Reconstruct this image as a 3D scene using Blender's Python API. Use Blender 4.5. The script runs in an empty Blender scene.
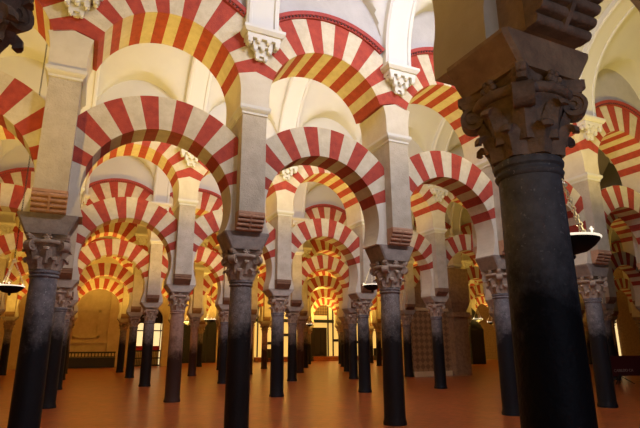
import bpy, bmesh, math, random
from mathutils import Vector, Matrix
random.seed(7)
PI = math.pi
scene = bpy.context.scene
COL = scene.collection

# ------------------------------------------------------------ camera
cam_d = bpy.data.cameras.new('camera')
cam_d.sensor_fit = 'HORIZONTAL'
cam_d.sensor_width = 36.0
cam_d.lens = 501.33 / 640 * 36.0
cam_d.clip_start = 0.05
cam_d.clip_end = 300
cam = bpy.data.objects.new('camera', cam_d)
COL.objects.link(cam)
PITCH, ROLL, YAW = 0.25837, -0.00607, 0.44087
fwd = Vector((math.sin(YAW)*math.cos(PITCH), math.cos(YAW)*math.cos(PITCH), math.sin(PITCH)))
rt = Vector((math.cos(YAW), -math.sin(YAW), 0))
up = rt.cross(fwd)
r2 = rt*math.cos(ROLL) + up*math.sin(ROLL)
u2 = -rt*math.sin(ROLL) + up*math.cos(ROLL)
M = Matrix((r2, u2, -fwd)).transposed().to_4x4()
M.translation = Vector((3.7486, -9.0753, 1.5135))
cam.matrix_world = M
scene.camera = cam

# ------------------------------------------------------------ exposure, world, lights
scene.view_settings.view_transform = 'Standard'
scene.view_settings.look = 'None'
scene.view_settings.gamma = 1.0
scene.view_settings.use_curve_mapping = False
scene.view_settings.exposure = 0.0
world = bpy.data.worlds.new('world')
scene.world = world
world.use_nodes = True
world.node_tree.nodes['Background'].inputs[0].default_value = (1.0, 0.75, 0.5, 1)
world.node_tree.nodes['Background'].inputs[1].default_value = 0.006

PX, PY = 3.2, 6.6          # spacing of columns along an arcade, and of the arcades

def spot(name, loc, target, power, color, size=150, blend=0.6, radius=0.15):
    d = bpy.data.lights.new(name, 'SPOT')
    d.energy = power; d.color = color
    d.spot_size = math.radians(size); d.spot_blend = blend
    d.shadow_soft_size = radius
    o = bpy.data.objects.new(name, d); COL.objects.link(o)
    o.location = loc
    o.rotation_euler = (Vector(target) - Vector(loc)).to_track_quat('-Z', 'Y').to_euler()
    return o

WARM = (1.0, 0.64, 0.13)
DEEP = (1.0, 0.58, 0.10)
CREAM = (1.0, 0.74, 0.19)
DAY = (0.76, 0.78, 1.0)
GAIN_W, GAIN_D = 0.57, 0.74
def uplight(x, y, power, color, z=None, tx=0, ty=0, size=160):
    if z is None: z = (4.2 if y > 0 or x > 3 else 2.3) if y < 5 else (3.2 if y < 12 else 2.4)
    spot('uplight', (x, y, z), (x+tx, y+ty, z+6), power*GAIN_W*(1.0 if y < 5 else (1.1 if y < 20 else 1.9)), color, size)
UP = [
    # nave between the nearest and the front arcade
    (-1.6, -3.6, 600, CREAM), (1.6, -3.6, 1000, WARM), (4.8, -3.4, 170, CREAM), (8.0, -3.4, 150, CREAM), (11.2, -3.4, 200, CREAM),
    (12.6, -3.3, 300, CREAM), (15.0, -3.3, 700, CREAM), (18.0, -3.3, 500, CREAM), (20.8, -3.3, 200, CREAM),
    # next naves, front to back
    (-1.6, 3.3, 600, WARM), (1.6, 3.3, 640, WARM), (4.8, 3.3, 700, CREAM), (8.0, 3.3, 620, CREAM), (11.2, 3.3, 560, CREAM),
    (14.4, 3.3, 350, CREAM), (17.6, 3.3, 150, WARM), (24.0, 3.3, 120, WARM), (32.0, 3.3, 100, WARM),
    (-1.6, 9.9, 500, WARM), (3.2, 9.9, 600, WARM), (6.4, 9.9, 600, WARM), (9.6, 9.9, 600, WARM), (12.8, 9.9, 600, WARM),
    (17.6, 9.9, 400, WARM), (24.0, 9.9, 120, WARM), (30.4, 9.9, 600, WARM), (38.4, 9.9, 100, WARM),
    (0.0, 16.5, 600, DEEP), (4.8, 16.5, 700, DEEP), (9.6, 16.5, 700, DEEP), (14.4, 16.5, 700, DEEP), (20.8, 16.5, 500, WARM), (27.2, 16.5, 900, WARM), (35.2, 16.5, 200, WARM),
    (0.0, 23.1, 700, DEEP), (4.8, 23.1, 800, DEEP), (9.6, 23.1, 800, DEEP), (16.0, 23.1, 800, DEEP), (22.4, 23.1, 800, DEEP), (28.8, 23.1, 900, WARM), (36.8, 23.1, 800, WARM),
    (0.0, 29.9, 900, DEEP), (4.8, 29.9, 1000, DEEP), (9.6, 29.9, 1000, WARM), (16.0, 29.9, 1000, WARM), (22.4, 29.9, 2200, WARM), (28.8, 29.9, 1800, WARM), (36.8, 29.9, 1200, WARM),
    (14.4, 38.0, 1500, WARM), (20.8, 38.0, 3200, CREAM), (27.2, 38.0, 3800, CREAM), (33.0, 38.0, 3000, CREAM),
]
for x, y, p, c in UP:
    uplight(x, y, p, c)
spot('uplight', (1.2, -9.6, 2.0), (5.6, -7.0, 3.8), 130, DEEP, 48)
# daylight from the small windows high in the vault lunettes, facing into the naves
def skylight(x, y, power, z=9.0, color=DAY, tilt=-0.30, w=1.5, h=0.8):
    d = bpy.data.lights.new('lunette_daylight', 'AREA')
    d.shape = 'RECTANGLE'; d.size = w; d.size_y = h; d.energy = power*GAIN_D; d.color = color
    o = bpy.data.objects.new('lunette_daylight', d); COL.objects.link(o)
    o.location = (x, y, z)
    o.rotation_euler = Vector((0, 1, tilt)).to_track_quat('-Z', 'Y').to_euler()
SKY = [(4.8, -6.0, 50), (8.2, -6.0, 520), (10.6, -6.0, 380),
       (4.8, .6, 60), (7.6, .6, 340), (10.6, .6, 320), (14.0, .6, 60),
       (4.8, 7.2, 60), (8.0, 7.2, 170), (11.2, 7.2, 170)]
for x, y, p in SKY: skylight(x, y, p)
# daylight entering from the courtyard doors behind the camera
d = bpy.data.lights.new('courtyard_daylight', 'AREA')
d.shape = 'RECTANGLE'; d.size = 5; d.size_y = 3; d.energy = 150; d.color = (0.72, 0.78, 1.0)
o = bpy.data.objects.new('courtyard_daylight', d); COL.objects.link(o)
o.location = (5.5, -16, 3.2)
o.rotation_euler = (Vector((6.4, -6.6, 3.4)) - o.location).to_track_quat('-Z', 'Y').to_euler()

# ------------------------------------------------------------ materials
def mat(name, base, rough=0.7, metal=0.0, noise=None, scale=6, bump=0.0, bscale=30, spots=None, emit=None, estr=0, coord='pos', spec=None):
    m = bpy.data.materials.new(name); m.use_nodes = True
    nt = m.node_tree; N = nt.nodes; L = nt.links
    b = N['Principled BSDF']
    b.inputs['Base Color'].default_value = (*base, 1)
    b.inputs['Roughness'].default_value = rough
    b.inputs['Metallic'].default_value = metal
    if spec is not None: b.inputs['Specular IOR Level'].default_value = spec
    g = N.new('ShaderNodeNewGeometry')
    if noise:
        n = N.new('ShaderNodeTexNoise'); n.inputs['Scale'].default_value = scale; n.inputs['Detail'].default_value = 8
        n.inputs['Roughness'].default_value = 0.65
        L.new(g.outputs['Position'], n.inputs['Vector'])
        r = N.new('ShaderNodeMapRange'); r.inputs[1].default_value = 0.35; r.inputs[2].default_value = 0.65
        L.new(n.outputs['Fac'], r.inputs[0])
        mx = N.new('ShaderNodeMix'); mx.data_type = 'RGBA'
        mx.inputs[6].default_value = (*base, 1); mx.inputs[7].default_value = (*noise, 1)
        L.new(r.outputs[0], mx.inputs[0])
        out = mx.outputs[2]
        if spots:
            v = N.new('ShaderNodeTexNoise'); v.inputs['Scale'].default_value = spots[1]; v.inputs['Detail'].default_value = 3
            L.new(g.outputs['Position'], v.inputs['Vector'])
            r2_ = N.new('ShaderNodeMapRange'); r2_.inputs[1].default_value = spots[2]; r2_.inputs[2].default_value = spots[2]+0.06
            L.new(v.outputs['Fac'], r2_.inputs[0])
            m2 = N.new('ShaderNodeMix'); m2.data_type = 'RGBA'
            m2.inputs[7].default_value = (*spots[0], 1)
            L.new(r2_.outputs[0], m2.inputs[0]); L.new(out, m2.inputs[6])
            out = m2.outputs[2]
        L.new(out, b.inputs['Base Color'])
    if bump:
        n = N.new('ShaderNodeTexNoise'); n.inputs['Scale'].default_value = bscale; n.inputs['Detail'].default_value = 6
        L.new(g.outputs['Position'], n.inputs['Vector'])
        bp = N.new('ShaderNodeBump'); bp.inputs['Strength'].default_value = bump; bp.inputs['Distance'].default_value = 0.02
        L.new(n.outputs['Fac'], bp.inputs['Height']); L.new(bp.outputs[0], b.inputs['Normal'])
    if emit:
        b.inputs['Emission Color'].default_value = (*emit, 1); b.inputs['Emission Strength'].default_value = estr
    return m

STONE = mat('pale_pier_stone', (0.512, 0.440, 0.320), 0.85, noise=(0.400, 0.336, 0.232), scale=3, bump=0.5, bscale=40, spots=((0.33, 0.27, 0.2), 22, 0.66))
PLAIN = mat('smooth_limewash', (0.608, 0.544, 0.416), 0.85, noise=(0.536, 0.464, 0.336), scale=2.5, bump=0.2)
VCREAM = mat('cream_voussoir', (0.608, 0.528, 0.360), 0.85, noise=(0.496, 0.416, 0.272), scale=5, bump=0.4, spots=((0.42, 0.35, 0.27), 30, 0.68))
VRED = mat('red_voussoir', (0.400, 0.052, 0.024), 0.85, noise=(0.288, 0.034, 0.018), scale=7, bump=0.5, bscale=50)
HOOD = mat('painted_red_moulding', (0.336, 0.040, 0.028), 0.8, noise=(0.272, 0.036, 0.028), scale=8)
DENT = mat('dark_dentil', (0.10, 0.03, 0.03), 0.8)
ROLL = mat('brick_roll', (0.50, 0.27, 0.15), 0.85, noise=(0.38, 0.20, 0.11), scale=10, bump=0.4)
IMPOST = mat('grey_impost_stone', (0.32, 0.26, 0.20), 0.8, noise=(0.21, 0.16, 0.12), scale=6, bump=0.4)
IMPPALE = mat('pale_impost_stone', (0.42, 0.35, 0.27), 0.8, noise=(0.32, 0.26, 0.19), scale=6, bump=0.4)
ROLLDK = mat('brown_corbel_brick', (0.26, 0.14, 0.07), 0.85, noise=(0.19, 0.10, 0.05), scale=10, bump=0.4)
CAPITAL = mat('carved_capital_stone', (0.44, 0.33, 0.23), 0.75, noise=(0.30, 0.21, 0.14), scale=9, bump=0.5, bscale=45)
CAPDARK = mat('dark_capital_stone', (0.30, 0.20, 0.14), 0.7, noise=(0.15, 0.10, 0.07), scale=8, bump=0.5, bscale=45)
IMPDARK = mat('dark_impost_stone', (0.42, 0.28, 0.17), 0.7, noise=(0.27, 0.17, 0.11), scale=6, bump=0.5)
SH_GREY = mat('grey_marble_shaft', (0.26, 0.22, 0.19), 0.5, noise=(0.15, 0.12, 0.10), scale=14, bump=0.3, spots=((0.5, 0.46, 0.42), 60, 0.62), spec=0.15)
SH_BLUE = mat('blue_grey_marble_shaft', (0.24, 0.22, 0.215), 0.5, noise=(0.13, 0.12, 0.12), scale=9, bump=0.3, spots=((0.48, 0.47, 0.48), 50, 0.64), spec=0.15)
SH_PINK = mat('pinkish_marble_shaft', (0.46, 0.31, 0.24), 0.5, noise=(0.30, 0.19, 0.14), scale=12, bump=0.2, spec=0.15)
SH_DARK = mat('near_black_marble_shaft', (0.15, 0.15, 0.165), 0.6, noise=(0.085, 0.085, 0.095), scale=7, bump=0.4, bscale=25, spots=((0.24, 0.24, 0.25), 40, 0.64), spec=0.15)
VAULT = mat('cream_vault_plaster', (0.575, 0.55, 0.46), 0.9, noise=(0.533, 0.504, 0.439), scale=0.8)
RIB = mat('white_plaster_rib', (0.60, 0.575, 0.50), 0.85)
WALLM = mat('ochre_wall_plaster', (0.70, 0.54, 0.31), 0.85, noise=(0.60, 0.44, 0.24), scale=2, bump=0.3)
TYMP = mat('grey_wall_stone', (0.464, 0.432, 0.384), 0.9, noise=(0.400, 0.368, 0.320), scale=2.2, bump=0.3)
BROWNSTONE = mat('brown_carved_stone', (0.36, 0.22, 0.11), 0.85, noise=(0.24, 0.14, 0.07), scale=6, bump=0.6, bscale=12)
BLACK = mat('black_iron', (0.012, 0.011, 0.010), 0.5, noise=(0.02, 0.018, 0.016), scale=10)
DARKWOOD = mat('dark_wood', (0.035, 0.018, 0.010), 0.5, noise=(0.02, 0.01, 0.006), scale=12)
BRASS = mat('polished_brass', (0.90, 0.82, 0.58), 0.35, 0.3)
BOWL = mat('blackened_bronze_bowl', (0.006, 0.005, 0.005), 0.6, 0.0, spec=0.15)
GLOW = mat('chapel_glass_and_slit_glow', (0.8, 0.7, 0.5), 0.5, emit=(1.0, 0.74, 0.34), estr=1.05)
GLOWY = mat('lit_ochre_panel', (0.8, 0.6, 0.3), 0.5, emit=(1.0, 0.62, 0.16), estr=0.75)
REDCLOTH = mat('red_altar_cloth', (0.5, 0.02, 0.02), 0.8, emit=(1.0, 0.04, 0.02), estr=0.0)
MAROON = mat('maroon_board', (0.055, 0.006, 0.008), 0.5)
LETTER = mat('pale_lettering', (0.35, 0.28, 0.24), 0.6)
RIMLIT = mat('glowing_lamp_rim', (0.9, 0.85, 0.75), 0.4, emit=(1.0, 0.88, 0.66), estr=1.0)
BULB = mat('lamp_flame_glass', (1, 0.8, 0.5), 0.4, emit=(1.0, 0.75, 0.35), estr=12)

def darken_lower(m, dark, z0=1.95):
    """near-black colour on the lower two metres of a shaft, with a ragged edge"""
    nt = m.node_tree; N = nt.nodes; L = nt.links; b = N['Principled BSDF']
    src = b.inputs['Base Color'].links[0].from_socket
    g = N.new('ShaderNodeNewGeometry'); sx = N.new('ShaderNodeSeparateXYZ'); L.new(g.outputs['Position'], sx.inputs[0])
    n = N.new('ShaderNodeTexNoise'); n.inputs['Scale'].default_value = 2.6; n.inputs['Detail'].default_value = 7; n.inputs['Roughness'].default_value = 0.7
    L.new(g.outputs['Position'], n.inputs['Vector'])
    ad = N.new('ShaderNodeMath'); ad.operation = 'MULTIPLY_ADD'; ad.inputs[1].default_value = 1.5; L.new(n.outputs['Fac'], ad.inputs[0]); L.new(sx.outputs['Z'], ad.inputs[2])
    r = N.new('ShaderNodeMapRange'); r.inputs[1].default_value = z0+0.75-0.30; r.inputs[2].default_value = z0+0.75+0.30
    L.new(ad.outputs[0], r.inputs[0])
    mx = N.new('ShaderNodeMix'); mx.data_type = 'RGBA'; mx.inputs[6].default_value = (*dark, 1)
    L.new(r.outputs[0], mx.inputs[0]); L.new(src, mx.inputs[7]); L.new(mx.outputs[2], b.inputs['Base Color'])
darken_lower(SH_GREY, (0.012, 0.009, 0.008)); darken_lower(SH_BLUE, (0.012, 0.011, 0.012)); darken_lower(SH_DARK, (0.006, 0.006, 0.008)); darken_lower(SH_PINK, (0.045, 0.022, 0.015), 1.5)

def floor_mat():
    m = bpy.data.materials.new('worn_red_brown_floor'); m.use_nodes = True
    nt = m.node_tree; N = nt.nodes; L = nt.links; b = N['Principled BSDF']
    g = N.new('ShaderNodeNewGeometry')
    br = N.new('ShaderNodeMix'); br.data_type = 'RGBA'
    br.inputs[6].default_value = (0.40, 0.105, 0.026, 1); br.inputs[7].default_value = (0.27, 0.068, 0.018, 1)
    n2 = N.new('ShaderNodeTexNoise'); n2.inputs['Scale'].default_value = 9; n2.inputs['Detail'].default_value = 6
    mp = N.new('ShaderNodeMapping'); mp.inputs['Scale'].default_value = (0.5, 1.6, 1)
    L.new(g.outputs['Position'], mp.inputs['Vector']); L.new(mp.outputs[0], n2.inputs['Vector'])
    cr2 = N.new('ShaderNodeMapRange'); cr2.inputs[1].default_value = 0.45; cr2.inputs[2].default_value = 0.55
    L.new(n2.outputs['Fac'], cr2.inputs[0]); L.new(cr2.outputs[0], br.inputs[0])
    n = N.new('ShaderNodeTexNoise'); n.inputs['Scale'].default_value = 1.4; n.inputs['Detail'].default_value = 8
    L.new(g.outputs['Position'], n.inputs['Vector'])
    mx = N.new('ShaderNodeMix'); mx.data_type = 'RGBA'; mx.blend_type = 'MULTIPLY'; mx.inputs[0].default_value = 0.6
    cr = N.new('ShaderNodeMapRange'); cr.inputs[1].default_value = 0.3; cr.inputs[2].default_value = 0.7; cr.inputs[3].default_value = 0.65; cr.inputs[4].default_value = 1.25
    L.new(n.outputs['Fac'], cr.inputs[0])
    L.new(br.outputs[2], mx.inputs[6]); L.new(cr.outputs[0], mx.inputs[7])
    L.new(mx.outputs[2], b.inputs['Base Color'])
    rr = N.new('ShaderNodeMapRange'); rr.inputs[1].default_value = 0.3; rr.inputs[2].default_value = 0.7; rr.inputs[3].default_value = 0.24; rr.inputs[4].default_value = 0.38
    L.new(n.outputs['Fac'], rr.inputs[0]); b.inputs['Roughness'].default_value = 0.28
    bp = N.new('ShaderNodeBump'); bp.inputs['Strength'].default_value = 0.03; bp.inputs['Distance'].default_value = 0.02
    n3 = N.new('ShaderNodeTexNoise'); n3.inputs['Scale'].default_value = 5; n3.inputs['Detail'].default_value = 1
    L.new(g.outputs['Position'], n3.inputs['Vector']); L.new(n3.outputs['Fac'], bp.inputs['Height']); L.new(bp.outputs[0], b.inputs['Normal'])
    return m
FLOOR = floor_mat()

def pattern_mat():
    m = bpy.data.materials.new('carved_diamond_stucco'); m.use_nodes = True
    nt = m.node_tree; N = nt.nodes; L = nt.links; b = N['Principled BSDF']
    g = N.new('ShaderNodeNewGeometry')
    mp = N.new('ShaderNodeMapping'); mp.inputs['Rotation'].default_value = (0, PI/4, 0); mp.inputs['Scale'].default_value = (4.4, 4.4, 4.4)
    L.new(g.outputs['Position'], mp.inputs['Vector'])
    ch = N.new('ShaderNodeTexChecker'); ch.inputs['Scale'].default_value = 1.0
    ch.inputs['Color1'].default_value = (0.36, 0.21, 0.09, 1); ch.inputs['Color2'].default_value = (0.22, 0.12, 0.05, 1)
    L.new(mp.outputs[0], ch.inputs['Vector'])
    L.new(ch.outputs['Color'], b.inputs['Base Color']); b.inputs['Roughness'].default_value = 0.85
    bp = N.new('ShaderNodeBump'); bp.inputs['Strength'].default_value = 0.6; bp.inputs['Distance'].default_value = 0.03
    L.new(ch.outputs['Fac'], bp.inputs['Height']); L.new(bp.outputs[0], b.inputs['Normal'])
    return m
PATTERN = pattern_mat()

# ------------------------------------------------------------ mesh helpers
def link(name, mesh, parent=None, loc=None):
    o = bpy.data.objects.new(name, mesh); COL.objects.link(o)
    if parent is not None: o.parent = parent
    if loc is not None: o.location = loc
    return o
def empty(name, loc=(0, 0, 0), rz=0):
    o = bpy.data.objects.new(name, None); COL.objects.link(o)
    o.empty_display_size = 0.2; o.location = loc; o.rotation_euler = (0, 0, rz)
    return o
def tag(o, label, cat, group=None, kind=None):
    if label: o['label'] = label
    if cat: o['category'] = cat
    if group: o['group'] = group
    o['kind'] = kind or 'thing'
    return o
def finish(bm, name, mats, smooth=False, recalc=True):
    if recalc: bmesh.ops.recalc_face_normals(bm, faces=bm.faces)
    me = bpy.data.meshes.new(name); bm.to_mesh(me); bm.free()
    for m in (mats if isinstance(mats, (list, tuple)) else [mats]): me.materials.append(m)
    if smooth:
        for p in me.polygons: p.use_smooth = True
        me.set_sharp_from_angle(angle=math.radians(40))
    return me
def box(bm, x0, x1, y0, y1, z0, z1, mi=0):
    v = [bm.verts.new(p) for p in ((x0,y0,z0),(x1,y0,z0),(x1,y1,z0),(x0,y1,z0),(x0,y0,z1),(x1,y0,z1),(x1,y1,z1),(x0,y1,z1))]
    for f in ((0,3,2,1),(4,5,6,7),(0,1,5,4),(1,2,6,5),(2,3,7,6),(3,0,4,7)):
        bm.faces.new([v[i] for i in f]).material_index = mi
    return v
def prism_xz(bm, pts, y0, y1, mi=0):
    a = [bm.verts.new((x, y0, z)) for x, z in pts]; b = [bm.verts.new((x, y1, z)) for x, z in pts]
    n = len(pts)
    bm.faces.new(a).material_index = mi; bm.faces.new(b[::-1]).material_index = mi
    for i in range(n):
        bm.faces.new((a[i], b[i], b[(i+1) % n], a[(i+1) % n])).material_index = mi
def prism_yz(bm, pts, x0, x1, mi=0):
    a = [bm.verts.new((x0, y, z)) for y, z in pts]; b = [bm.verts.new((x1, y, z)) for y, z in pts]
    n = len(pts)
    bm.faces.new(a).material_index = mi; bm.faces.new(b[::-1]).material_index = mi
    for i in range(n):
        bm.faces.new((a[i], b[i], b[(i+1) % n], a[(i+1) % n])).material_index = mi
def lathe(bm, prof, n=32, cx=0, cy=0, mi=0, cap=True):
    rings = []
    for r, z in prof:
        rings.append([bm.verts.new((cx+r*math.cos(2*PI*k/n), cy+r*math.sin(2*PI*k/n), z)) for k in range(n)])
    for a, b in zip(rings, rings[1:]):
        for k in range(n):
            bm.faces.new((a[k], a[(k+1) % n], b[(k+1) % n], b[k])).material_index = mi
    if cap:
        bm.faces.new(rings[0][::-1]).material_index = mi; bm.faces.new(rings[-1]).material_index = mi
def loft_rects(bm, secs, mi=0):
    """secs: list of polygon rings (lists of xyz) with equal counts"""
    rings = [[bm.verts.new(p) for p in s] for s in secs]
    n = len(rings[0])
    for a, b in zip(rings, rings[1:]):
        for k in range(n): bm.faces.new((a[k], a[(k+1) % n], b[(k+1) % n], b[k])).material_index = mi
    bm.faces.new(rings[0][::-1]).material_index = mi; bm.faces.new(rings[-1]).material_index = mi
def rect(hx, hy, z, cx=0, cy=0, ch=0):
    if ch <= 0: return [(cx-hx, cy-hy, z), (cx+hx, cy-hy, z), (cx+hx, cy+hy, z), (cx-hx, cy+hy, z)]
    return [(cx-hx+ch, cy-hy, z), (cx+hx-ch, cy-hy, z), (cx+hx, cy-hy+ch, z), (cx+hx, cy+hy-ch, z), (cx+hx-ch, cy+hy, z), (cx-hx+ch, cy+hy, z), (cx-hx, cy+hy-ch, z), (cx-hx, cy-hy+ch, z)]
def ball(bm, c, r, seg=12, rings=8, scale=(1, 1, 1), mi=0):
    mtx = Matrix.Translation(c) @ Matrix.Diagonal((r*scale[0], r*scale[1], r*scale[2], 1))
    res = bmesh.ops.create_uvsphere(bm, u_segments=seg, v_segments=rings, radius=1, matrix=mtx)
    for v in res['verts']:
        for f in v.link_faces: f.material_index = mi
def tube(bm, pts, r, n=8, mi=0, closed=False):
    """tube through points with radius r (scalar or list)"""
    pts = [Vector(p) for p in pts]; rings = []
    for i, p in enumerate(pts):
        t = (pts[min(i+1, len(pts)-1)] - pts[max(i-1, 0)]).normalized()
        if closed: t = (pts[(i+1) % len(pts)] - pts[i-1]).normalized()
        a = t.orthogonal().normalized() if not rings else (last - last.dot(t)*t).normalized()
        last = a; b = t.cross(a)
        rr = r[i] if isinstance(r, (list, tuple)) else r
        rings.append([bm.verts.new(p + rr*(a*math.cos(2*PI*k/n) + b*math.sin(2*PI*k/n))) for k in range(n)])
    prs = list(zip(rings, rings[1:]))
    if closed: prs.append((rings[-1], rings[0]))
    for A, B in prs:
        for k in range(n): bm.faces.new((A[k], A[(k+1) % n], B[(k+1) % n], B[k])).material_index = mi
    if not closed:
        bm.faces.new(rings[0][::-1]).material_index = mi; bm.faces.new(rings[-1]).material_index = mi

# ------------------------------------------------------------ heights
Z_NECK, Z_CAP, Z_IMP = 2.70, 3.25, 3.57
ZC_LO, R_LO, E_LO = 4.05, 1.27, 1.91
ZC_UP, R_UP, E_UP = 6.26, 1.31, 2.10
HP, HY = 0.24, 0.54        # half width and half depth of the pier
ZV = 7.86                  # springing of the vaults
A0 = math.radians(17.5)
SHAFT_R = 0.205

ZB_CAP, ZB_IMP = 3.21, 3.43
DZ = -0.10                 # the arcades behind the front one sit a little lower
def dz(j): return DZ if j >= 1 else 0.0
# ------------------------------------------------------------ column
def shaft_mesh(m, r=SHAFT_R):
    bm = bmesh.new()
    k = r/0.205
    lathe(bm, [(0.235*k, 0.0), (0.235*k, 0.05), (0.222*k, 0.09), (0.214*k, 0.14), (0.213*k, 0.6), (0.21*k, 1.3), (0.203*k, 2.1), (0.197*k, Z_NECK-0.12)], 40)
    return finish(bm, 'shaft', m, True)
def ring_mesh(m, r=SHAFT_R):
    bm = bmesh.new(); k = r/0.205; z = Z_NECK-0.12
    lathe(bm, [(0.197*k, z), (0.212*k, z+0.01), (0.220*k, z+0.028), (0.212*k, z+0.046), (0.204*k, z+0.05), (0.204*k, z+0.062), (0.222*k, z+0.075), (0.226*k, z+0.095), (0.215*k, z+0.12)], 40)
    return finish(bm, 'astragal', m, True)
def leaf(bm, ang, r0, z0, z1, w, curl, fold=0.02):
    """acanthus leaf: a curved tongue with thickness whose tip rolls outward"""
    ca, sa = math.cos(ang), math.sin(ang)
    prof = []
    H = z1 - z0
    for t in (0, .25, .5, .7, .85, .95):
        prof.append((r0 + 0.012 + 0.05*t*t, z0 + H*t, w*(1.0 - 0.10*t) * (1.0 if t < .8 else 0.9)))
    rb = r0 + 0.012 + 0.05*.9; zb = z0 + H
    for a in (0, 50, 100, 150, 200):
        aa = math.radians(a)
        prof.append((rb + curl*(1-math.cos(aa)) , zb + curl*math.sin(aa)*0.9 - 0.01, w*(0.80 - 0.38*a/200)))
    secs = []
    th = 0.022
    for i, (r, z, ww) in enumerate(prof):
        p0 = prof[max(i-1, 0)]; p1 = prof[min(i+1, len(prof)-1)]
        tr, tz = p1[0]-p0[0], p1[1]-p0[1]; l = math.hypot(tr, tz) or 1
        nr, nz = tz/l, -tr/l
        sec = []
        for side, off in ((-1, -th*.4), (-.5, th*.5), (0, th+fold*.4), (.5, th*.5), (1, -th*.4), (.5, -th*.8), (-.5, -th*.8)):
            rr = r + nr*off - abs(side)*abs(side)*ww*ww*0.9; zz = z + nz*off
            t_ = side*ww/2
            sec.append((rr*ca - t_*sa, rr*sa + t_*ca, zz))
        secs.append(sec)
    loft_rects(bm, secs)
def volute(bm, ang, rad=0.36, z=3.02, R=0.082, w=0.085):
    ca, sa = math.cos(ang), math.sin(ang)
    # spiral band wound in the vertical plane through the diagonal
    pts = []
    turns = 1.6; n = 26
    for i in range(n+1):
        t = i/n; a = PI*0.5 - t*turns*2*PI
        rr = R*(1 - 0.78*t)
        pts.append((rad + rr*math.cos(a), z + rr*math.sin(a), 0.020 + 0.006*(1-t)))
    # stem rising from the bell
    stem = [(0.27, z+0.02, 0.02), (0.29, z+0.06, 0.024)]
    pts = stem + pts
    secs = []
    for i, (r, zz, th) in enumerate(pts):
        p0 = pts[max(i-1, 0)]; p1 = pts[min(i+1, len(pts)-1)]
        tr, tz = p1[0]-p0[0], p1[1]-p0[1]; l = math.hypot(tr, tz) or 1
        nr, nz = -tz/l, tr/l
        sec = []
        for sd, of in ((-1, -th*.5), (1, -th*.5), (1, th*.5), (-1, th*.5)):
            rr = r + nr*of; z3 = zz + nz*of; t_ = sd*w*0.5
            sec.append((rr*ca - t_*sa, rr*sa + t_*ca, z3))
        secs.append(sec)
    loft_rects(bm, secs)
    # core of the scroll
    c0 = Vector((rad*ca, rad*sa, z)); tn = Vector((-sa, ca, 0))
    tube(bm, [c0 - tn*w*0.42, c0 + tn*w*0.42], R*0.80, 14)
def capital_parts(m):
    """returns meshes: bell, lower leaves ring, upper leaves ring, volutes, abacus"""
    out = {}
    bm = bmesh.new()
    lathe(bm, [(0.205, Z_NECK), (0.215, Z_NECK+.15), (0.24, Z_NECK+.28), (0.268, Z_NECK+.37), (0.285, Z_NECK+.385), (0.305, Z_NECK+.42), (0.30, Z_NECK+.455), (0.27, Z_NECK+.475)], 32)
    tube(bm, [(.292*math.cos(2*PI*k/40), .292*math.sin(2*PI*k/40), Z_NECK+.43) for k in range(40)], .038, 10, closed=True)
    out['bell'] = finish(bm, 'bell', m, True)
    bm = bmesh.new()
    for k in range(8): leaf(bm, k*PI/4 + PI/8, 0.205, Z_NECK+0.005, Z_NECK+0.16, 0.165, 0.036)
    out['lower_leaves'] = finish(bm, 'lower_leaves', m, True)
    bm = bmesh.new()
    for k in range(8): leaf(bm, k*PI/4, 0.222, Z_NECK+0.10, Z_NECK+0.315, 0.17, 0.032)
    out['upper_leaves'] = finish(bm, 'upper_leaves', m, True)
    for k in range(4):
        bm = bmesh.new(); volute(bm, PI/4, rad=0.322, z=Z_NECK+0.36, R=0.085, w=0.13)
        out['volute'] = finish(bm, 'volute', m, True)
    bm = bmesh.new()
    # abacus: concave sided square slab with boss in the middle of every side
    def aba(s, z):
        pts = []
        for q in range(4):
            a = q*PI/2
            for u, dep in ((-1, 0), (-.86, -0.0), (-.6, .045), (-.3, .075), (0, .085), (.3, .075), (.6, .045), (.86, 0)):
                x = (0.315 - dep)*s; y = u*0.315*s
                if abs(u) == 1: x = 0.297*s; y = u*0.297*s
                pts.append((x*math.cos(a)-y*math.sin(a), x*math.sin(a)+y*math.cos(a), z))
        return pts
    loft_rects(bm, [aba(0.93, Z_NECK+.46), aba(0.96, Z_NECK+.49), aba(1.0, Z_NECK+.50), aba(1.0, Z_CAP)])
    out['abacus'] = finish(bm, 'abacus', m, False)
    bm = bmesh.new()
    ball(bm, (0.0, -0.275, Z_NECK+0.50), 0.045, 10, 8, (1.1, .7, 1.1))
    for q in range(6): ball(bm, (0.045*math.cos(q*PI/3), -0.29, Z_NECK+0.50+0.045*math.sin(q*PI/3)), 0.024, 8, 6)
    out['rosette'] = finish(bm, 'rosette', m, True)
    return out
CAPS = {'std': capital_parts(CAPITAL), 'dark': capital_parts(CAPDARK)}
SHAFTS = {}
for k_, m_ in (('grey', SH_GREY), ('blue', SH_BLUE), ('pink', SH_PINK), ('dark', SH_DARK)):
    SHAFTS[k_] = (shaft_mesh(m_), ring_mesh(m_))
def marble_column(i, j, kind, label, cap='std', detail=True, off=(0, 0)):
    e = empty('marble_column', (i*PX+off[0], j*PY+off[1], 0))
    tag(e, label, 'column', 'marble columns of the arcades')
    if j >= 1: e.scale = (1, 1, (ZB_CAP+DZ)/Z_CAP)
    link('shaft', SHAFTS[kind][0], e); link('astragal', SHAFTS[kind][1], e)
    C = CAPS[cap]
    cpt = link('capital', C['bell'], e)
    if j >= 1: cpt.scale = (.88, .88, 1)
    link('lower_leaves', C['lower_leaves'], cpt); link('upper_leaves', C['upper_leaves'], cpt)
    for q in range(4):
        v = link('volute', C['volute'], cpt); v.rotation_euler = (0, 0, q*PI/2)
        if detail:
            v = link('rosette', C['rosette'], cpt); v.rotation_euler = (0, 0, q*PI/2)
    link('abacus', C['abacus'], cpt)
    return e

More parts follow.
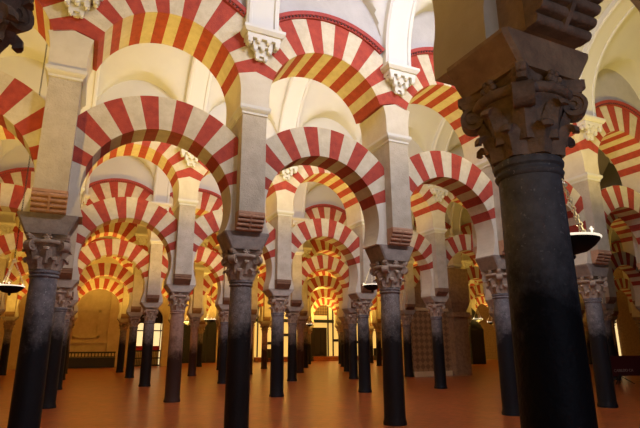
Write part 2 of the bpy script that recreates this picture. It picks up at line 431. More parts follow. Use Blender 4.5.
# ------------------------------------------------------------ pier
def pier_meshes(mi, mr, ms, Z_IMP=Z_IMP, Z_CAP=Z_CAP, plain=False):
    out = {}
    bm = bmesh.new()
    loft_rects(bm, [rect(.30, .31, Z_CAP, ch=.03), rect(.31, .315, Z_CAP+.03, ch=.03), rect(.43, .325, Z_IMP-.03, ch=.03), rect(.43, .325, Z_IMP, ch=.03)])
    out['impost_block'] = finish(bm, 'impost_block', mi)
    bm = bmesh.new()
    zr = Z_IMP + (.28 if plain else .335)
    box(bm, -HP, HP, -.33, .33, Z_IMP, zr)
    loft_rects(bm, [rect(HP, HY, zr), rect(HP, HY, 5.82)])
    out['pier_shaft'] = finish(bm, 'pier_shaft', ms)
    bm = bmesh.new()
    if plain:
        prism_yz(bm, [(-.33, Z_IMP), (-.36, Z_IMP), (-HY+.02, Z_IMP+.15), (-HY+.02, Z_IMP+.20), (-HY, Z_IMP+.21), (-HY, Z_IMP+.26), (-HY-.01, Z_IMP+.27), (-HY-.01, zr), (-.33, zr)], -HP-.005, HP+.005)
    else:
        n = 4; h = .29/n
        for k in range(n):
            zc = Z_IMP + h*(k+.5); yy = -.35 - (HY-.33)*((k+1)/n)**0.7
            pts = [(-.33, zc-h/2)] + [(yy+.03-.03*math.cos(-PI/2+a*PI/12), zc+h*.5*math.sin(-PI/2+a*PI/12)) for a in range(13)] + [(-.33, zc+h/2)]
            prism_yz(bm, pts, -HP-.01, HP+.01)
        prism_yz(bm, [(-.33, Z_IMP), (-.42, Z_IMP+.01), (-.50, Z_IMP+.12), (-HY-.028, Z_IMP+.26), (-HY-.02, Z_IMP+.29), (-.33, Z_IMP+.29)], -.018, .018)
        box(bm, -HP-.012, HP+.012, -HY-.014, -.33, Z_IMP+.29, zr)
    out['roll_corbel'] = finish(bm, 'roll_corbel', mr, True)
    bm = bmesh.new()
    secs = []
    for f, z in ((0.0, 5.82), (.02, 5.83), (.02, 5.87), (.055, 5.91), (.07, 5.94), (.07, 6.0)):
        secs.append(rect(HP+f, HY+f, z))
    loft_rects(bm, secs)
    out['moulding'] = finish(bm, 'moulding', RIB)
    bm = bmesh.new()
    zi = lambda x: ZC_UP
    pts = [(-(1.6-R_UP), 6.0)]
    left = []
    for k in range(7):
        a = A0*k/6
        left.append((-(1.6-R_UP*math.cos(a)), ZC_UP + R_UP*math.sin(a)))
    pk = (0, ZC_UP + 1.6*math.tan(A0))
    right = [(-x, z) for x, z in reversed(left)]
    pts = [(-(1.6-R_UP), 6.0)] + left + [pk] + right + [((1.6-R_UP), 6.0)]
    prism_xz(bm, pts, -HY, HY)
    out['upper_springer'] = finish(bm, 'upper_springer', PLAIN)
    return out
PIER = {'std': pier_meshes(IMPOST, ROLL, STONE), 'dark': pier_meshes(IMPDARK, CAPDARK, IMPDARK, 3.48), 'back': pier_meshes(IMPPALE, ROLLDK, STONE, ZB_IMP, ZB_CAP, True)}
def arcade_pier(i, j, label, kind='std', off=(0, 0)):
    if kind == 'std' and j >= 1: kind = 'back'
    e = empty('arcade_pier', (i*PX+off[0], j*PY+off[1], dz(j)))
    tag(e, label, 'pier', 'stone piers above the columns')
    P = PIER[kind]
    ib = link('impost_block', P['impost_block'], e)
    if kind == 'dark': ib.scale = (.93, .92, 1)
    link('pier_shaft', P['pier_shaft'], e)
    link('roll_corbel', P['roll_corbel'], e)
    r = link('roll_corbel', P['roll_corbel'], e); r.rotation_euler = (0, 0, PI)
    link('moulding', P['moulding'], e); link('upper_springer', P['upper_springer'], e)
    return e

# ------------------------------------------------------------ arches
NV = 15
def ring_arch(zc, R, E, xclip, hy, a0, nv=NV, sub=4):
    bm = bmesh.new()
    da = (PI - 2*a0)/nv
    def outer(a):
        c = abs(math.cos(a)); r = E
        if c > 1e-6: r = min(r, xclip/c)
        return r
    samples = []
    for v in range(nv):
        for s in range(sub): samples.append((a0 + da*(v + s/sub), v))
    samples.append((PI - a0, nv-1))
    V = []
    for a, v in samples:
        ro = outer(a); c, s = math.cos(a), math.sin(a)
        V.append([bm.verts.new((R*c, -hy, zc+R*s)), bm.verts.new((ro*c, -hy, zc+ro*s)), bm.verts.new((ro*c, hy, zc+ro*s)), bm.verts.new((R*c, hy, zc+R*s))])
    for i in range(len(V)-1):
        mi = 0 if samples[i][1] % 2 == 0 else 1
        for k in range(4):
            bm.faces.new((V[i][k], V[i][(k+1) % 4], V[i+1][(k+1) % 4], V[i+1][k])).material_index = mi
    bm.faces.new(V[0]); bm.faces.new(V[-1][::-1])
    return bm
XL = 1.6 - HP + .10     # the ends of the ring are bedded in the pier
LOW_RING = finish(ring_arch(ZC_LO, R_LO, E_LO, XL, .30, A0), 'voussoir_ring', [VRED, VCREAM])
def low_springer(Z_IMP=Z_IMP, xm=1.17):
    bm = bmesh.new()
    pts = [(XL, Z_IMP)]
    a_b = -math.asin((ZC_LO - Z_IMP)/R_LO)
    for k in range(11):
        a = a_b + (A0 - a_b)*k/10
        pts.append((max(R_LO*math.cos(a), xm), ZC_LO + R_LO*math.sin(a)))
    pts.append((XL, ZC_LO + XL*math.tan(A0)))
    prism_xz(bm, pts, -.30, .30)
    return finish(bm, 'springer', PLAIN)
LOW_SPR = low_springer(); LOW_SPR_B = low_springer(ZB_IMP); LOW_SPR_N = low_springer(3.48, 1.23)
UP_RING = finish(ring_arch(ZC_UP, R_UP, E_UP, 1.6, HY, A0), 'voussoir_ring', [VRED, VCREAM])
def hood_mesh():
    bm = bmesh.new()
    amin = math.acos(1.30/E_UP)
    n = 30; V = []
    for k in range(n+1):
        a = amin + (PI-2*amin)*k/n; c, s = math.cos(a), math.sin(a)
        q = []
        for r, y in ((E_UP, -HY+.01), (E_UP, -HY-.05), (E_UP+.04, -HY-.06), (E_UP+.05, -HY-.10), (E_UP+.13, -HY-.11), (E_UP+.14, -HY+.01)):
            q.append(bm.verts.new((r*c, y, ZC_UP+r*s)))
        V.append(q)
    for i in range(n):
        for k in range(6):
            bm.faces.new((V[i][k], V[i][(k+1) % 6], V[i+1][(k+1) % 6], V[i+1][k]))
    bm.faces.new(V[0]); bm.faces.new(V[-1][::-1])
    for f in bm.faces: f.material_index = 0
    nd = 34
    for k in range(nd):
        a = amin + (PI-2*amin)*(k+.5)/nd
        c, s = math.cos(a), math.sin(a); r = E_UP + .032
        m4 = Matrix.Translation((r*c, -HY-.075, ZC_UP+r*s)) @ Matrix.Rotation(-(a-PI/2), 4, 'Y') @ Matrix.Diagonal((.03, .035, .035, 1))
        res = bmesh.ops.create_cube(bm, size=1, matrix=m4)
        for v in res['verts']:
            for f in v.link_faces: f.material_index = 1
    return finish(bm, 'hood_moulding', [HOOD, DENT])
HOODM = hood_mesh()
def lower_arch(i, j, label):
    e = empty('lower_arch', ((i+.5)*PX, j*PY, dz(j))); tag(e, label, 'arch', 'red and cream striped lower arches')
    sp = LOW_SPR_B if j > 0 else (LOW_SPR if j == 0 else LOW_SPR_N)
    if j < 0: e.scale = (1, .92, 1)
    link('voussoir_ring', LOW_RING, e); link('springer', sp, e)
    s = link('springer', sp, e); s.rotation_euler = (0, 0, PI)
    return e
def upper_arch(i, j, label):
    e = empty('upper_arch', ((i+.5)*PX, j*PY, dz(j))); tag(e, label, 'arch', 'red and cream striped upper arches')
    link('voussoir_ring', UP_RING, e); link('hood_moulding', HOODM, e)
    s = link('hood_moulding', HOODM, e); s.rotation_euler = (0, 0, PI)
    return e
ZW = 10.9
def spandrel(i0, i1, j):
    """wall above the upper arches of one arcade"""
    bm = bmesh.new()
    for i in range(i0, i1):
        xc = (i+.5)*PX
        n = 24; V = []
        for k in range(n+1):
            x = -1.6 + 3.2*k/n
            z = ZC_UP + math.sqrt(E_UP**2 - x*x)
            V.append([bm.verts.new((xc+x, j*PY-HY+.01, z)), bm.verts.new((xc+x, j*PY-HY+.01, ZW)), bm.verts.new((xc+x, j*PY+HY-.01, ZW)), bm.verts.new((xc+x, j*PY+HY-.01, z))])
        for a, b in zip(V, V[1:]):
            for k in range(4): bm.faces.new((a[k], a[(k+1) % 4], b[(k+1) % 4], b[k]))
    o = link('wall_arcade', finish(bm, 'wall_arcade', TYMP if j == 0 else VAULT)); o['kind'] = 'structure'; o.location.z = dz(j)

# ------------------------------------------------------------ vaults
HS = PY/2 - HY + .02
HM, HL, LX = 2.75, 1.75, 1.40
def zm(y): return ZV + HM*math.sqrt(max(0, 1-(y/HS)**2))
def zl(x): return ZV + HL*math.sqrt(max(0, 1-(x/LX)**2)) if abs(x) < LX else ZV
def vault(i0, i1, j):
    bm = bmesh.new(); yc = (j+.5)*PY
    nx, ny = 20, 32
    ys = [-HS*math.cos(PI*k/ny) for k in range(ny+1)]
    grid = []
    for i in range(i0, i1):
        xs = [-LX*math.cos(PI*k/nx) for k in range(nx+1)]
        xs = [-1.6] + xs + ([1.6] if i == i1-1 else [])
        for x in xs:
            grid.append([bm.verts.new(((i+.5)*PX + x, yc+y, max(zm(y), zl(x)))) for y in ys])
    for a, b in zip(grid, grid[1:]):
        for k in range(ny): bm.faces.new((a[k], a[k+1], b[k+1], b[k]))
    me = finish(bm, 'ceiling', VAULT, True, recalc=False)
    o = link('ceiling', me, None, (0, 0, dz(j))); o['kind'] = 'structure'
def rib_mesh():
    bm = bmesh.new(); n = 36; V = []
    w = .34; d = .19
    for k in range(-1, n+2):
        t = PI*min(max(k, 0), n)/n
        drop_ = .29 if k in (-1, n+1) else 0
        yo, zo = -HS*math.cos(t), ZV + HM*math.sin(t) - drop_
        yi, zi_ = -(HS-d)*math.cos(t), ZV + (HM-d)*math.sin(t) - drop_
        def P(f): return (yo + (yi-yo)*f, zo + (zi_-zo)*f)
        q = []
        for x, f in ((-w, -.1), (-w, .80), (-w+.04, .92), (-w+.04, 1), (-w+.10, 1), (-w+.115, .80), (w-.115, .80), (w-.10, 1), (w-.04, 1), (w-.04, .92), (w, .80), (w, -.1)):
            y, z = P(f); q.append(bm.verts.new((x, y, z)))
        V.append(q)
    m = len(V[0])
    for a, b in zip(V, V[1:]):
        for k in range(m): bm.faces.new((a[k], a[(k+1) % m], b[(k+1) % m], b[k]))
    bm.faces.new(V[0]); bm.faces.new(V[-1][::-1])
    return finish(bm, 'rib_band', RIB, True)
RIBM = rib_mesh()
def pendant_mesh():
    """stepped plaster bracket hung on a wall face at y=0, projecting to -y; top at z=0"""
    bm = bmesh.new()
    def slab(hx, d, z0, z1, hx2=None, d2=None):
        hx2 = hx if hx2 is None else hx2; d2 = d if d2 is None else d2
        loft_rects(bm, [[(-hx2, -d2, z0), (hx2, -d2, z0), (hx2, 0, z0), (-hx2, 0, z0)], [(-hx, -d, z1), (hx, -d, z1), (hx, 0, z1), (-hx, 0, z1)]])
    slab(.42, .34, -.06, 0.0); slab(.42, .34, -.13, -.06, .37, .29)
    slab(.34, .26, -.23, -.13)
    def drop(x, y, z, r=.032, h=.08):
        box(bm, x-r, x+r, -y-r, min(-y+r, 0), z-h, z+.04)
        ball(bm, (x, -y, z-h), r*1.05, 8, 6)
    for x in (-.28, -.10, .10, .28): drop(x, .215, -.23, .046, .05 if abs(x) < .2 else .10)
    for s in (-1, 1):
        for y in (.09,): drop(s*.28, y, -.23, .042, .08)
    slab(.20, .19, -.36, -.23)
    for x in (-.15, .0, .15): drop(x, .15, -.36, .042, .04 if abs(x) < .1 else .08)
    slab(.13, .11, -.52, -.37)
    for s in (-1, 1): drop(s*.085, .08, -.52, .036, .06)
    slab(.045, .06, -.58, -.52)
    return finish(bm, 'plaster_pendant', RIB, False)
PENDM = pendant_mesh()
def vault_rib(i, j, label):
    e = empty('vault_rib', (i*PX + {2: .07, 3: .12, 1: -.04}.get(i, 0)*(j == -1), (j+.5)*PY, dz(j))); tag(e, label, 'vault rib', 'plaster vault ribs')
    link('rib_band', RIBM, e)
    yw = PY/2 - HY
    a = link('plaster_pendant', PENDM, e, (0, yw, ZV-.28))
    b = link('plaster_pendant', PENDM, e, (0, -yw, ZV-.28)); b.rotation_euler = (0, 0, PI)
    return e

# ------------------------------------------------------------ setting
def struct(name, bm, m):
    o = link(name, finish(bm, name, m)); o['kind'] = 'structure'; return o
bm = bmesh.new(); box(bm, -20, 47, -18, 50, -.3, 0)
struct('floor', bm, FLOOR)
bm = bmesh.new(); box(bm, -5.6, -5.2, -18, 44, 0, 11.2)
struct('wall_left', bm, WALLM)
XT = 11.6
YW1, YW2 = 36.8, 43.0
def holes_wall(name, x0, x1, y0, y1, z0, z1, holes, m):
    """wall in XZ with rectangular / arched openings (xa,xb,ztop,arched)"""
    bm = bmesh.new(); x = x0
    for xa, xb, zt, arched in holes:
        box(bm, x, xa, y0, y1, z0, z1)
        if arched:
            r = (xb-xa)/2; xc = (xa+xb)/2; n = 12; pts = []
            for k in range(n+1):
                a = PI - PI*k/n; pts.append((xc + r*math.cos(a), zt - r + r*math.sin(a)))
            for p, q in zip(pts, pts[1:]):
                prism_xz(bm, [p, q, (q[0], z1), (p[0], z1)], y0, y1)
        else: box(bm, xa, xb, y0, y1, zt, z1)
        x = xb
    box(bm, x, x1, y0, y1, z0, z1)
    return struct(name, bm, m)
holes_wall('wall_back', -5.2, XT, YW1, YW1+.5, 0, 11.2, [(8.25, 10.35, 4.9, True)], WALLM)
bm = bmesh.new(); box(bm, XT-.4, XT, YW1+.5, YW2, 0, 11.2); struct('wall_return', bm, WALLM)
holes_wall('wall_far', XT, 46, YW2, YW2+.5, 0, 11.2, [(12.5, 14.3, 4.1, False), (14.6, 16.6, 4.1, False), (17.0, 18.5, 4.1, True), (20.6, 37.6, 7.4, False)], WALLM)
bm = bmesh.new()
for (y0, y1, zt) in ():
    pass
x0 = 46.0
for ya, yb, za in ((-7, 50, 0),):
    box(bm, x0, x0+.4, ya, yb, za, 11.2)
struct('wall_right', bm, BROWNSTONE)

for k_, (yy_, z0_, z1_) in enumerate(((23.15, .5, 3.8), (21.12, .4, 4.2), (20.33, .5, 3.6))):  # added glowing strips for thin slits of lit wall, not real openings
    bm = bmesh.new(); box(bm, 45.9, 46.02, yy_-.07, yy_+.07, z0_, z1_)
    struct('glow_strip_%d' % (k_+1), bm, GLOW)
rows = {-1: (1, 3), 0: (0, 7), 1: (0, 11), 2: (0, 12), 3: (0, 13), 4: (0, 13), 5: (4, 12)}
ORD = ['first', 'second', 'third', 'fourth', 'fifth', 'sixth', 'seventh', 'eighth', 'ninth', 'tenth', 'eleventh', 'twelfth', 'thirteenth', 'fourteenth']
ROWN = {-1: 'nearest arcade', 0: 'front arcade', 1: 'second arcade back', 2: 'third arcade back', 3: 'fourth arcade back', 4: 'fifth arcade back', 5: 'farthest arcade'}
# marble kinds by column
KIND = {(1, 0): 'blue', (2, 0): 'grey', (3, 0): 'grey', (4, 0): 'blue', (5, 0): 'blue',
        (1, 1): 'blue', (2, 1): 'pink', (3, 1): 'blue', (4, 1): 'blue', (5, 1): 'blue',
        (1, 2): 'blue', (2, 2): 'grey', (3, 2): 'blue', (6, 2): 'grey', (3, 3): 'pink', (5, 3): 'pink'}
KN = {'grey': 'brownish grey', 'blue': 'blue-grey', 'pink': 'pinkish brown', 'dark': 'near-black'}
for j, (a, b) in rows.items():
    for i in range(a, b+1):
        n = ORD[i-a]; rn = ROWN[j]
        if j == -1:
            lab = {1: 'dark column mostly out of view at the top left corner, only its capital showing',
                   2: 'large near-black marble column standing closest to the camera, right of centre',
                   3: 'near-black column of the nearest arcade, right of the large close column'}[i]
            off = {1: (-0.14, -0.17), 2: (0.0, -0.17), 3: (0, 0)}[i]
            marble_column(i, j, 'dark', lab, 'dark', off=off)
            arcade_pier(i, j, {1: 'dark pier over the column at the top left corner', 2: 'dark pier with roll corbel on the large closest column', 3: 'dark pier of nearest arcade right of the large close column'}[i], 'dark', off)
            continue
        off = {(1, 0): (-.03, 0), (3, 0): (.06, 0)}.get((i, j), (0, 0))
        poff = {(1, 0): (-.07, 0), (3, 0): (.09, 0)}.get((i, j), (0, 0))
        kd = KIND.get((i, j), ['grey', 'blue', 'grey', 'pink'][(i*3+j*5) % 4])
        side = 'from the left'
        marble_column(i, j, kd, '%s marble column of the %s, %s %s' % (KN[kd], rn, n, side), detail=(j < 2), off=off)
        arcade_pier(i, j, 'pale stone pier over the %s column of the %s' % (n, rn), off=poff)
    for i in range(a, b):
        rn = ROWN[j]; p = ORD[i-a]; q = ORD[i-a+1]
        lower_arch(i, j, 'red and cream lower arch of %s, between its %s and %s columns' % (rn, p, q))
        upper_arch(i, j, 'red and cream upper arch of %s, over its %s and %s columns' % (rn, p, q))
    spandrel(a, b, j)
for j in range(-1, 6):
    a = max(0, rows[j][0]) if j < 5 else 4
    if j == -1: a, b = 0, 7
    elif j == 5: a, b = 4, 13
    else: b = rows[j][1] + 1
    vault(a-1, b, j)
    for i in range(a, b+0):
        vault_rib(i, j, 'white plaster rib with hanging pendants, spanning the %s nave, %s from the left' % (ORD[j+1], ORD[i-a]))

# ------------------------------------------------------------ carved screen between two columns of the third arcade
bm = bmesh.new()
box(bm, 19.35, 22.25, 12.95, 13.45, 0, 3.3)
scr = empty('carved_screen', (0, 0, 0)); tag(scr, 'brown carved stone screen with diamond pattern between two columns, right of centre', 'screen')
link('patterned_panel', finish(bm, 'patterned_panel', PATTERN), scr)
bm = bmesh.new()
box(bm, 19.35, 22.25, 12.90, 13.50, 3.3, 3.46); link('cornice', finish(bm, 'cornice', WALLM), scr)
bm = bmesh.new(); box(bm, 21.75, 22.75, 12.55, 13.0, 0, 3.0); box(bm, 21.65, 22.85, 12.45, 13.0, 3.0, 3.25); loft_rects(bm, [rect(.45, .2, 3.25, 22.25, 12.8), rect(.65, .3, 3.8, 22.25, 12.75), rect(.65, .3, 5.6, 22.25, 12.75)]); link('side_pier', finish(bm, 'side_pier', BROWNSTONE), scr)
bm = bmesh.new(); box(bm, 19.35, 22.25, 12.9, 13.5, 0, .25); link('plinth', finish(bm, 'plinth', WALLM), scr)
bm = bmesh.new()
pts = [(1.12*math.cos(PI*k/16), ZC_LO+1.12*math.sin(PI*k/16)) for k in range(17)]
pts = [(x+20.8, z) for x, z in pts] + [(20.8-1.12, 3.5), (20.8+1.12, 3.5)]
prism_xz(bm, pts, 13.1, 13.3)
link('arch_infill', finish(bm, 'arch_infill', BROWNSTONE), scr)

# ------------------------------------------------------------ back wall: pilasters, dado, carved panel, bench
def on_wall(name, x0, x1, z0, z1, y1, d, m):
    bm = bmesh.new(); box(bm, x0, x1, y1-d, y1, z0, z1); return struct(name, bm, m)
on_wall('trim_1', -5.2, 8.1, 1.85, 2.0, YW1, .10, WALLM)
on_wall('trim_2', -5.2, 8.1, 0.0, 0.3, YW1, .12, WALLM)
n = 3
for xa in (2.2, 6.0, 7.55):
    on_wall('trim_%d' % n, xa, xa+.45, 0.3, 8.0, YW1, .16, WALLM); n += 1
def frame_panel(x0, x1, z0, z1, y, label):
    e = empty('framed_relief', ((x0+x1)/2, y, z0)); tag(e, label, 'panel')
    cx = (x0+x1)/2
    bm = bmesh.new()
    for a, b, c, d_ in ((x0, x1, z0, z0+.15), (x0, x1, z1-.15, z1), (x0, x0+.15, z0, z1), (x1-.15, x1, z0, z1)):
        box(bm, a-cx, b-cx, -.14, 0, c-z0, d_-z0)
    link('frame', finish(bm, 'frame', WALLM), e)
    bm = bmesh.new(); box(bm, x0+.15-cx, x1-.15-cx, -.05, 0, .15, z1-z0-.15)
    box(bm, x0+.45-cx, x1-.45-cx, -.09, -.05, .45, z1-z0-.45)
    link('field', finish(bm, 'field', WALLM), e)
frame_panel(3.4, 5.3, 2.3, 4.5, YW1, 'carved stone panel in a moulded frame on the ochre back wall')
# long dark bench with a railing in front of the back wall
e = empty('railing_bench', (4.9, 35.6, 0)); tag(e, 'long low black railing with turned balusters before the ochre back wall', 'railing')
bm = bmesh.new(); box(bm, -1.75, 1.75, -.06, .06, 1.10, 1.22); box(bm, -1.75, 1.75, -.05, .05, .80, .86); link('handrail', finish(bm, 'handrail', BLACK), e)
bm = bmesh.new(); box(bm, -1.75, 1.75, -.05, .25, 0, .78); link('plinth', finish(bm, 'plinth', BLACK), e)
bm = bmesh.new()
for k in range(15):
    x = -1.68 + k*.24
    lathe(bm, [(.03, .84), (.045, .92), (.03, .98), (.045, 1.04), (.03, 1.11)], 8, cx=x)
link('balusters', finish(bm, 'balusters', DARKWOOD, True), e)

# chapel behind the doorway in the back wall
def chapel(x0, x1, y, zt, label, red=True):
    cx = (x0+x1)/2
    e = empty('chapel_altar', (cx, y, 0)); tag(e, label, 'altar')
    w = (x1-x0)/2
    bm = bmesh.new(); box(bm, -w, w, .0, .1, 0, zt*.78); link('lit_backdrop', finish(bm, 'lit_backdrop', GLOW), e)
    bm = bmesh.new(); box(bm, -w*.8, w*.8, -.7, -.05, 0, 1.25); link('table', finish(bm, 'table', WALLM), e)
    if red:
        bm = bmesh.new(); box(bm, -w*.85, w*.85, -.75, -.04, 1.2, 1.65); link('altar_cloth', finish(bm, 'altar_cloth', REDCLOTH), e)
    bm = bmesh.new()
    for k in (-.9, -.3, .3, .9): box(bm, k*w-.035, k*w+.035, -.12, -.02, 1.6, zt)
    box(bm, -w, w, -.12, -.02, 2.9, 3.0); box(bm, -w, w, -.12, .1, zt*.78, zt+.6)
    box(bm, -.25, .25, -.3, -.13, 1.7, 2.9)
    link('mullions', finish(bm, 'mullions', DARKWOOD), e)
chapel(8.1, 10.5, YW1+1.6, 4.6, 'brightly lit chapel altar with red cloth seen through the back wall doorway')
chapel(16.9, 18.6, YW2+1.5, 4.1, 'lit chapel altar seen between dark doors right of the back wall')
def grille(x0, x1, y, zt, label):
    e = empty('iron_grille', ((x0+x1)/2, y, 0)); tag(e, label, 'grille'); w = (x1-x0)/2
    bm = bmesh.new()
    box(bm, -w, w, -.04, .04, zt-.12, zt); box(bm, -w, w, -.04, .04, 0, .12); box(bm, -w, w, -.03, .03, zt*.5-.05, zt*.5+.05)
    link('rails', finish(bm, 'rails', BLACK), e)
    bm = bmesh.new(); n = max(4, int(2*w/.13))
    for k in range(n+1): box(bm, -w+2*w*k/n-.018, -w+2*w*k/n+.018, -.018, .018, .1, zt-.1)
    link('bars', finish(bm, 'bars', BLACK), e)
grille(8.3, 10.3, YW1+.25, 1.3, 'low iron grille across the bright doorway in the back wall')
def dark_door(x0, x1, y, zt, label, rz=0):
    e = empty('wooden_door', ((x0+x1)/2, y, 0), rz); tag(e, label, 'door'); w = (x1-x0)/2
    for sgn in (-1, 1):
        bm = bmesh.new(); xa, xb = (min(0, sgn*w), max(0, sgn*w))
        box(bm, xa+.01, xb-.01, -.05, .05, 0, zt)
        for z0_, z1_ in ((.2, zt*.3), (zt*.33, zt*.63), (zt*.66, zt-.15)): box(bm, xa+.12, xb-.12, -.08, -.05, z0_, z1_)
        link('door_leaf', finish(bm, 'door_leaf', BLACK), e)
dark_door(12.5, 14.3, YW2+.2, 4.1, 'black double door in the far wall, nearest the bright doorway')
dark_door(14.6, 16.6, YW2+.2, 4.1, 'black double door in the far wall, beside the small lit altar')
# black canopied shape far off to the right
e = empty('draped_booth', (34.3, 25.2, 0)); e.scale = (.85, .85, .88); tag(e, 'tall black booth with narrow peaked top, far off right of the carved screen', 'booth')
bm = bmesh.new(); loft_rects(bm, [rect(.85, .6, 0), rect(.85, .6, 3.2), rect(.62, .5, 3.7)]); link('body', finish(bm, 'body', BLACK), e)
bm = bmesh.new(); loft_rects(bm, [rect(.50, .4, 3.7), rect(.46, .4, 4.5), rect(.25, .25, 5.0), rect(.05, .05, 5.3)]); link('peaked_top', finish(bm, 'peaked_top', BLACK), e)

# sanctuary at the end of the central view: steps, dark gate, lit retable
e = empty('altar_steps', (29.1, YW2, 0)); tag(e, 'broad orange stone steps rising to the far lit sanctuary', 'steps')
bm = bmesh.new(); prism_yz(bm, [(-1.5, 0), (-1.5, .15), (-1.0, .15), (-1.0, .3), (-.5, .3), (-.5, .45), (3.0, .45), (3.0, 0)], -8.4, 8.4)
link('steps', finish(bm, 'steps', FLOOR), e)
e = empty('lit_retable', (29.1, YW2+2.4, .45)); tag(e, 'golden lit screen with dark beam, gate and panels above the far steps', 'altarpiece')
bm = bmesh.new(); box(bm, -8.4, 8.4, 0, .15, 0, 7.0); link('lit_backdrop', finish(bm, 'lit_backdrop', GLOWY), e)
bm = bmesh.new(); box(bm, -1.6, 1.0, -.3, -.02, 0, 3.2)
for k in range(3): box(bm, -1.5+k*.85, -.75+k*.85, -.36, -.3, .2, 3.0)
link('dark_gate', finish(bm, 'dark_gate', DARKWOOD), e)
bm = bmesh.new(); box(bm, -8.4, 1.9, -.4, -.02, 3.75, 4.1); box(bm, 3.0, 8.4, -.4, -.02, 3.75, 4.1); link('beam', finish(bm, 'beam', BLACK), e)
bm = bmesh.new(); box(bm, -.6, 1.2, -.15, -.02, 4.6, 6.6); link('painting', finish(bm, 'painting', PATTERN), e)
bm = bmesh.new()
for x_ in (-7.4, -6.6, -4.4, -3.2, -1.0, 1.25, 1.9, 3.0, 4.5, 6.4): box(bm, x_-.06, x_+.06, -.2, -.02, 0, 6.6)
for x_, z_ in ((1.9, 1.6), (-6.5, 1.3), (4.4, 1.4), (-4.4, 2.2)): box(bm, x_, x_+1.1, -.3, -.02, z_, z_+.3)
link('posts', finish(bm, 'posts', DARKWOOD), e)
for xx in (22.2, 25.6, 35.0):
    e = empty('altar_bench', (xx, YW2-1.9, 0)); tag(e, 'dark bench before the far lit sanctuary, %s' % {22.2: 'leftmost of three', 25.6: 'middle of three', 35.0: 'right of the steps'}[xx], 'bench')
    bm = bmesh.new(); box(bm, -.9, .9, -.25, .25, .42, .5); link('seat', finish(bm, 'seat', BLACK), e)
    bm = bmesh.new(); box(bm, -.9, .9, .2, .27, .5, 1.3); link('backrest', finish(bm, 'backrest', BLACK), e)
    for sx_ in (-.85, .8):
        bm = bmesh.new(); box(bm, sx_, sx_+.06, -.25, .25, 0, .42); link('leg', finish(bm, 'leg', BLACK), e)
# rear wall of the chapels, closing the view
bm = bmesh.new(); box(bm, -5.2, 46, 46.6, 47, 0, 11.2); struct('wall_rear', bm, WALLM)

# ------------------------------------------------------------ hanging lamps
def chain(bm, p, q, link_l=.05, r=.006, w=.014):
    p = Vector(p); q = Vector(q); L_ = (q-p).length; n = max(2, int(L_/(link_l*.8))); dr = (q-p)/L_
    a = dr.orthogonal().normalized(); b = dr.cross(a)
    for k in range(n):
        c = p + dr*(k+.5)*L_/n; s = a if k % 2 else b
        pts = [c + dr*(link_l/2)*math.cos(t) + s*w*math.sin(t) for t in [2*PI*m/6 for m in range(6)]]
        tube(bm, pts, r, 4, closed=True)
def make_lamp(R=.26, H=.55):
    out = {}
    bm = bmesh.new()
    lathe(bm, [(.0, -.15), (.06, -.145), (.14, -.125), (R-.05, -.075), (R-.01, -.03), (R, -.012), (R-.012, -.012), (R-.03, -.035), (R-.07, -.07), (.12, -.11), (.0, -.125)], 36, cap=False)
    ball(bm, (0, 0, -.17), .03, 10, 8)
    out['bowl'] = finish(bm, 'bowl', BOWL, True)
    bm = bmesh.new()
    tube(bm, [(R*math.cos(2*PI*k/36), R*math.sin(2*PI*k/36), 0) for k in range(36)], .012, 8, closed=True)
    for k in range(3):
        a = k*2*PI/3+.5; x, y = (R-.02)*math.cos(a), (R-.02)*math.sin(a)
        box(bm, x-.006, x+.006, y-.006, y+.006, 0, .075); box(bm, x-.025, x+.025, y-.006, y+.006, .045, .057)
    out['rim'] = finish(bm, 'rim', RIMLIT, True)
    bm = bmesh.new()
    for k in range(3):
        a = k*2*PI/3; chain(bm, (R*math.cos(a), R*math.sin(a), 0), (.02*math.cos(a), .02*math.sin(a), H-.02))
    out['chains'] = finish(bm, 'chains', BRASS, True)
    bm = bmesh.new(); lathe(bm, [(.0, H-.03), (.035, H-.02), (.045, H), (.025, H+.02), (.012, H+.05), (0, H+.055)], 16, cap=False)
    out['knob'] = finish(bm, 'knob', BRASS, True)
    return out
LAMP = make_lamp()
def hanging_lamp(x, y, z, top, label, power=3.5, s=1.0):
    e = empty('hanging_lamp', (x, y, z)); tag(e, label, 'hanging lamp'); e.scale = (s, s, s)
    for k, me in LAMP.items(): link(k, me, e)
    bm = bmesh.new(); chain(bm, (0, 0, .60), (0, 0, (top-z)/s), .07, .006, .016)
    link('suspension_chain', finish(bm, 'suspension_chain', BLACK, True), e)
    d = bpy.data.lights.new('lamp_flame', 'POINT'); d.energy = power; d.color = (1.0, 0.80, 0.48); d.shadow_soft_size = .03
    o = bpy.data.objects.new('lamp_flame', d); COL.objects.link(o); o.location = (x, y, z+.03*s)
def vtop(y):
    j = math.floor(y/PY); return zm(y-(j+.5)*PY)
hanging_lamp(7.95, -5.82, 2.50, vtop(-5.78)-.0, 'large dark bowl lamp on brass chains beside the big close column')
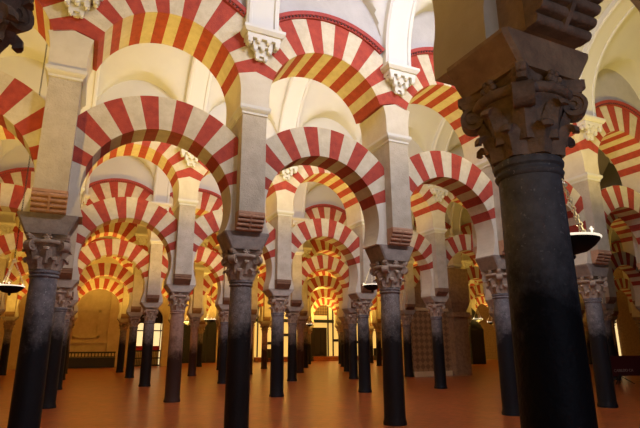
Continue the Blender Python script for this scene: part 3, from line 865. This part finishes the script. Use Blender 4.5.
hanging_lamp(11.22, 3.3, 3.20, vtop(3.3)-.0, 'dark bowl lamp hanging just left of the third front column capital')
hanging_lamp(2.36, 3.3, 2.78, vtop(3.3), 'dark bowl lamp on chains at the left edge of the photo')
for x_, y_, z_, s_, lab in ((9.85, 23.1, 3.03, 1.0, 'small lit bowl lamp over the left black door, far back'),
                           (11.21, 23.1, 3.2, 1.4, 'lit bowl lamp over the right black door, far back, left of second front column'),
                           (27.06, 16.5, 3.17, 1.15, 'left of two small lit bowl lamps right of the carved screen'),
                           (34.4, 23.1, 3.38, 1.1, 'right of two small lit bowl lamps right of the carved screen'),
                           (18.1, 23.1, 3.0, .9, 'tiny bowl lamp left of the far lit gate'),
                           (20.4, 16.5, 3.2, .9, 'small bowl lamp just right of the third front column shaft'),
                           (16.4, 23.1, 4.2, .9, 'tiny high bowl lamp far back in the middle of the view')):
    hanging_lamp(x_, y_, z_, vtop(y_)+DZ, lab, s=s_, power=6)
# ------------------------------------------------------------ notice board on a stand at the right edge
e = empty('notice_board', (23.75, 4.85, 0), -YAW*0.5); tag(e, 'low maroon board with pale lettering on a splayed stand, right edge', 'board')
bm = bmesh.new(); box(bm, -.95, 1.4, -.03, .03, .30, 1.08); link('panel', finish(bm, 'panel', MAROON), e)
bm = bmesh.new()
for a in (-.62, -.3, .3, .62): tube(bm, [(-.2, 0, .32), (-.2+a*.7, -.25 if abs(a) > .5 else .25, 0.012)], .018, 6)
box(bm, -.25, -.15, -.04, .04, .12, .4)
link('stand', finish(bm, 'stand', BLACK), e)
cu = bpy.data.curves.new('lettering', 'FONT'); cu.body = 'CABILDO CA'; cu.size = .155; cu.extrude = .003; cu.align_x = 'LEFT'
to = bpy.data.objects.new('lettering_curve', cu); COL.objects.link(to)
bpy.context.view_layer.update()
me = bpy.data.meshes.new_from_object(to.evaluated_get(bpy.context.evaluated_depsgraph_get())); bpy.data.objects.remove(to)
me.materials.clear(); me.materials.append(LETTER)
t_ = link('lettering', me, e, (-.45, -.034, .46)); t_.rotation_euler = (PI/2, 0, 0)
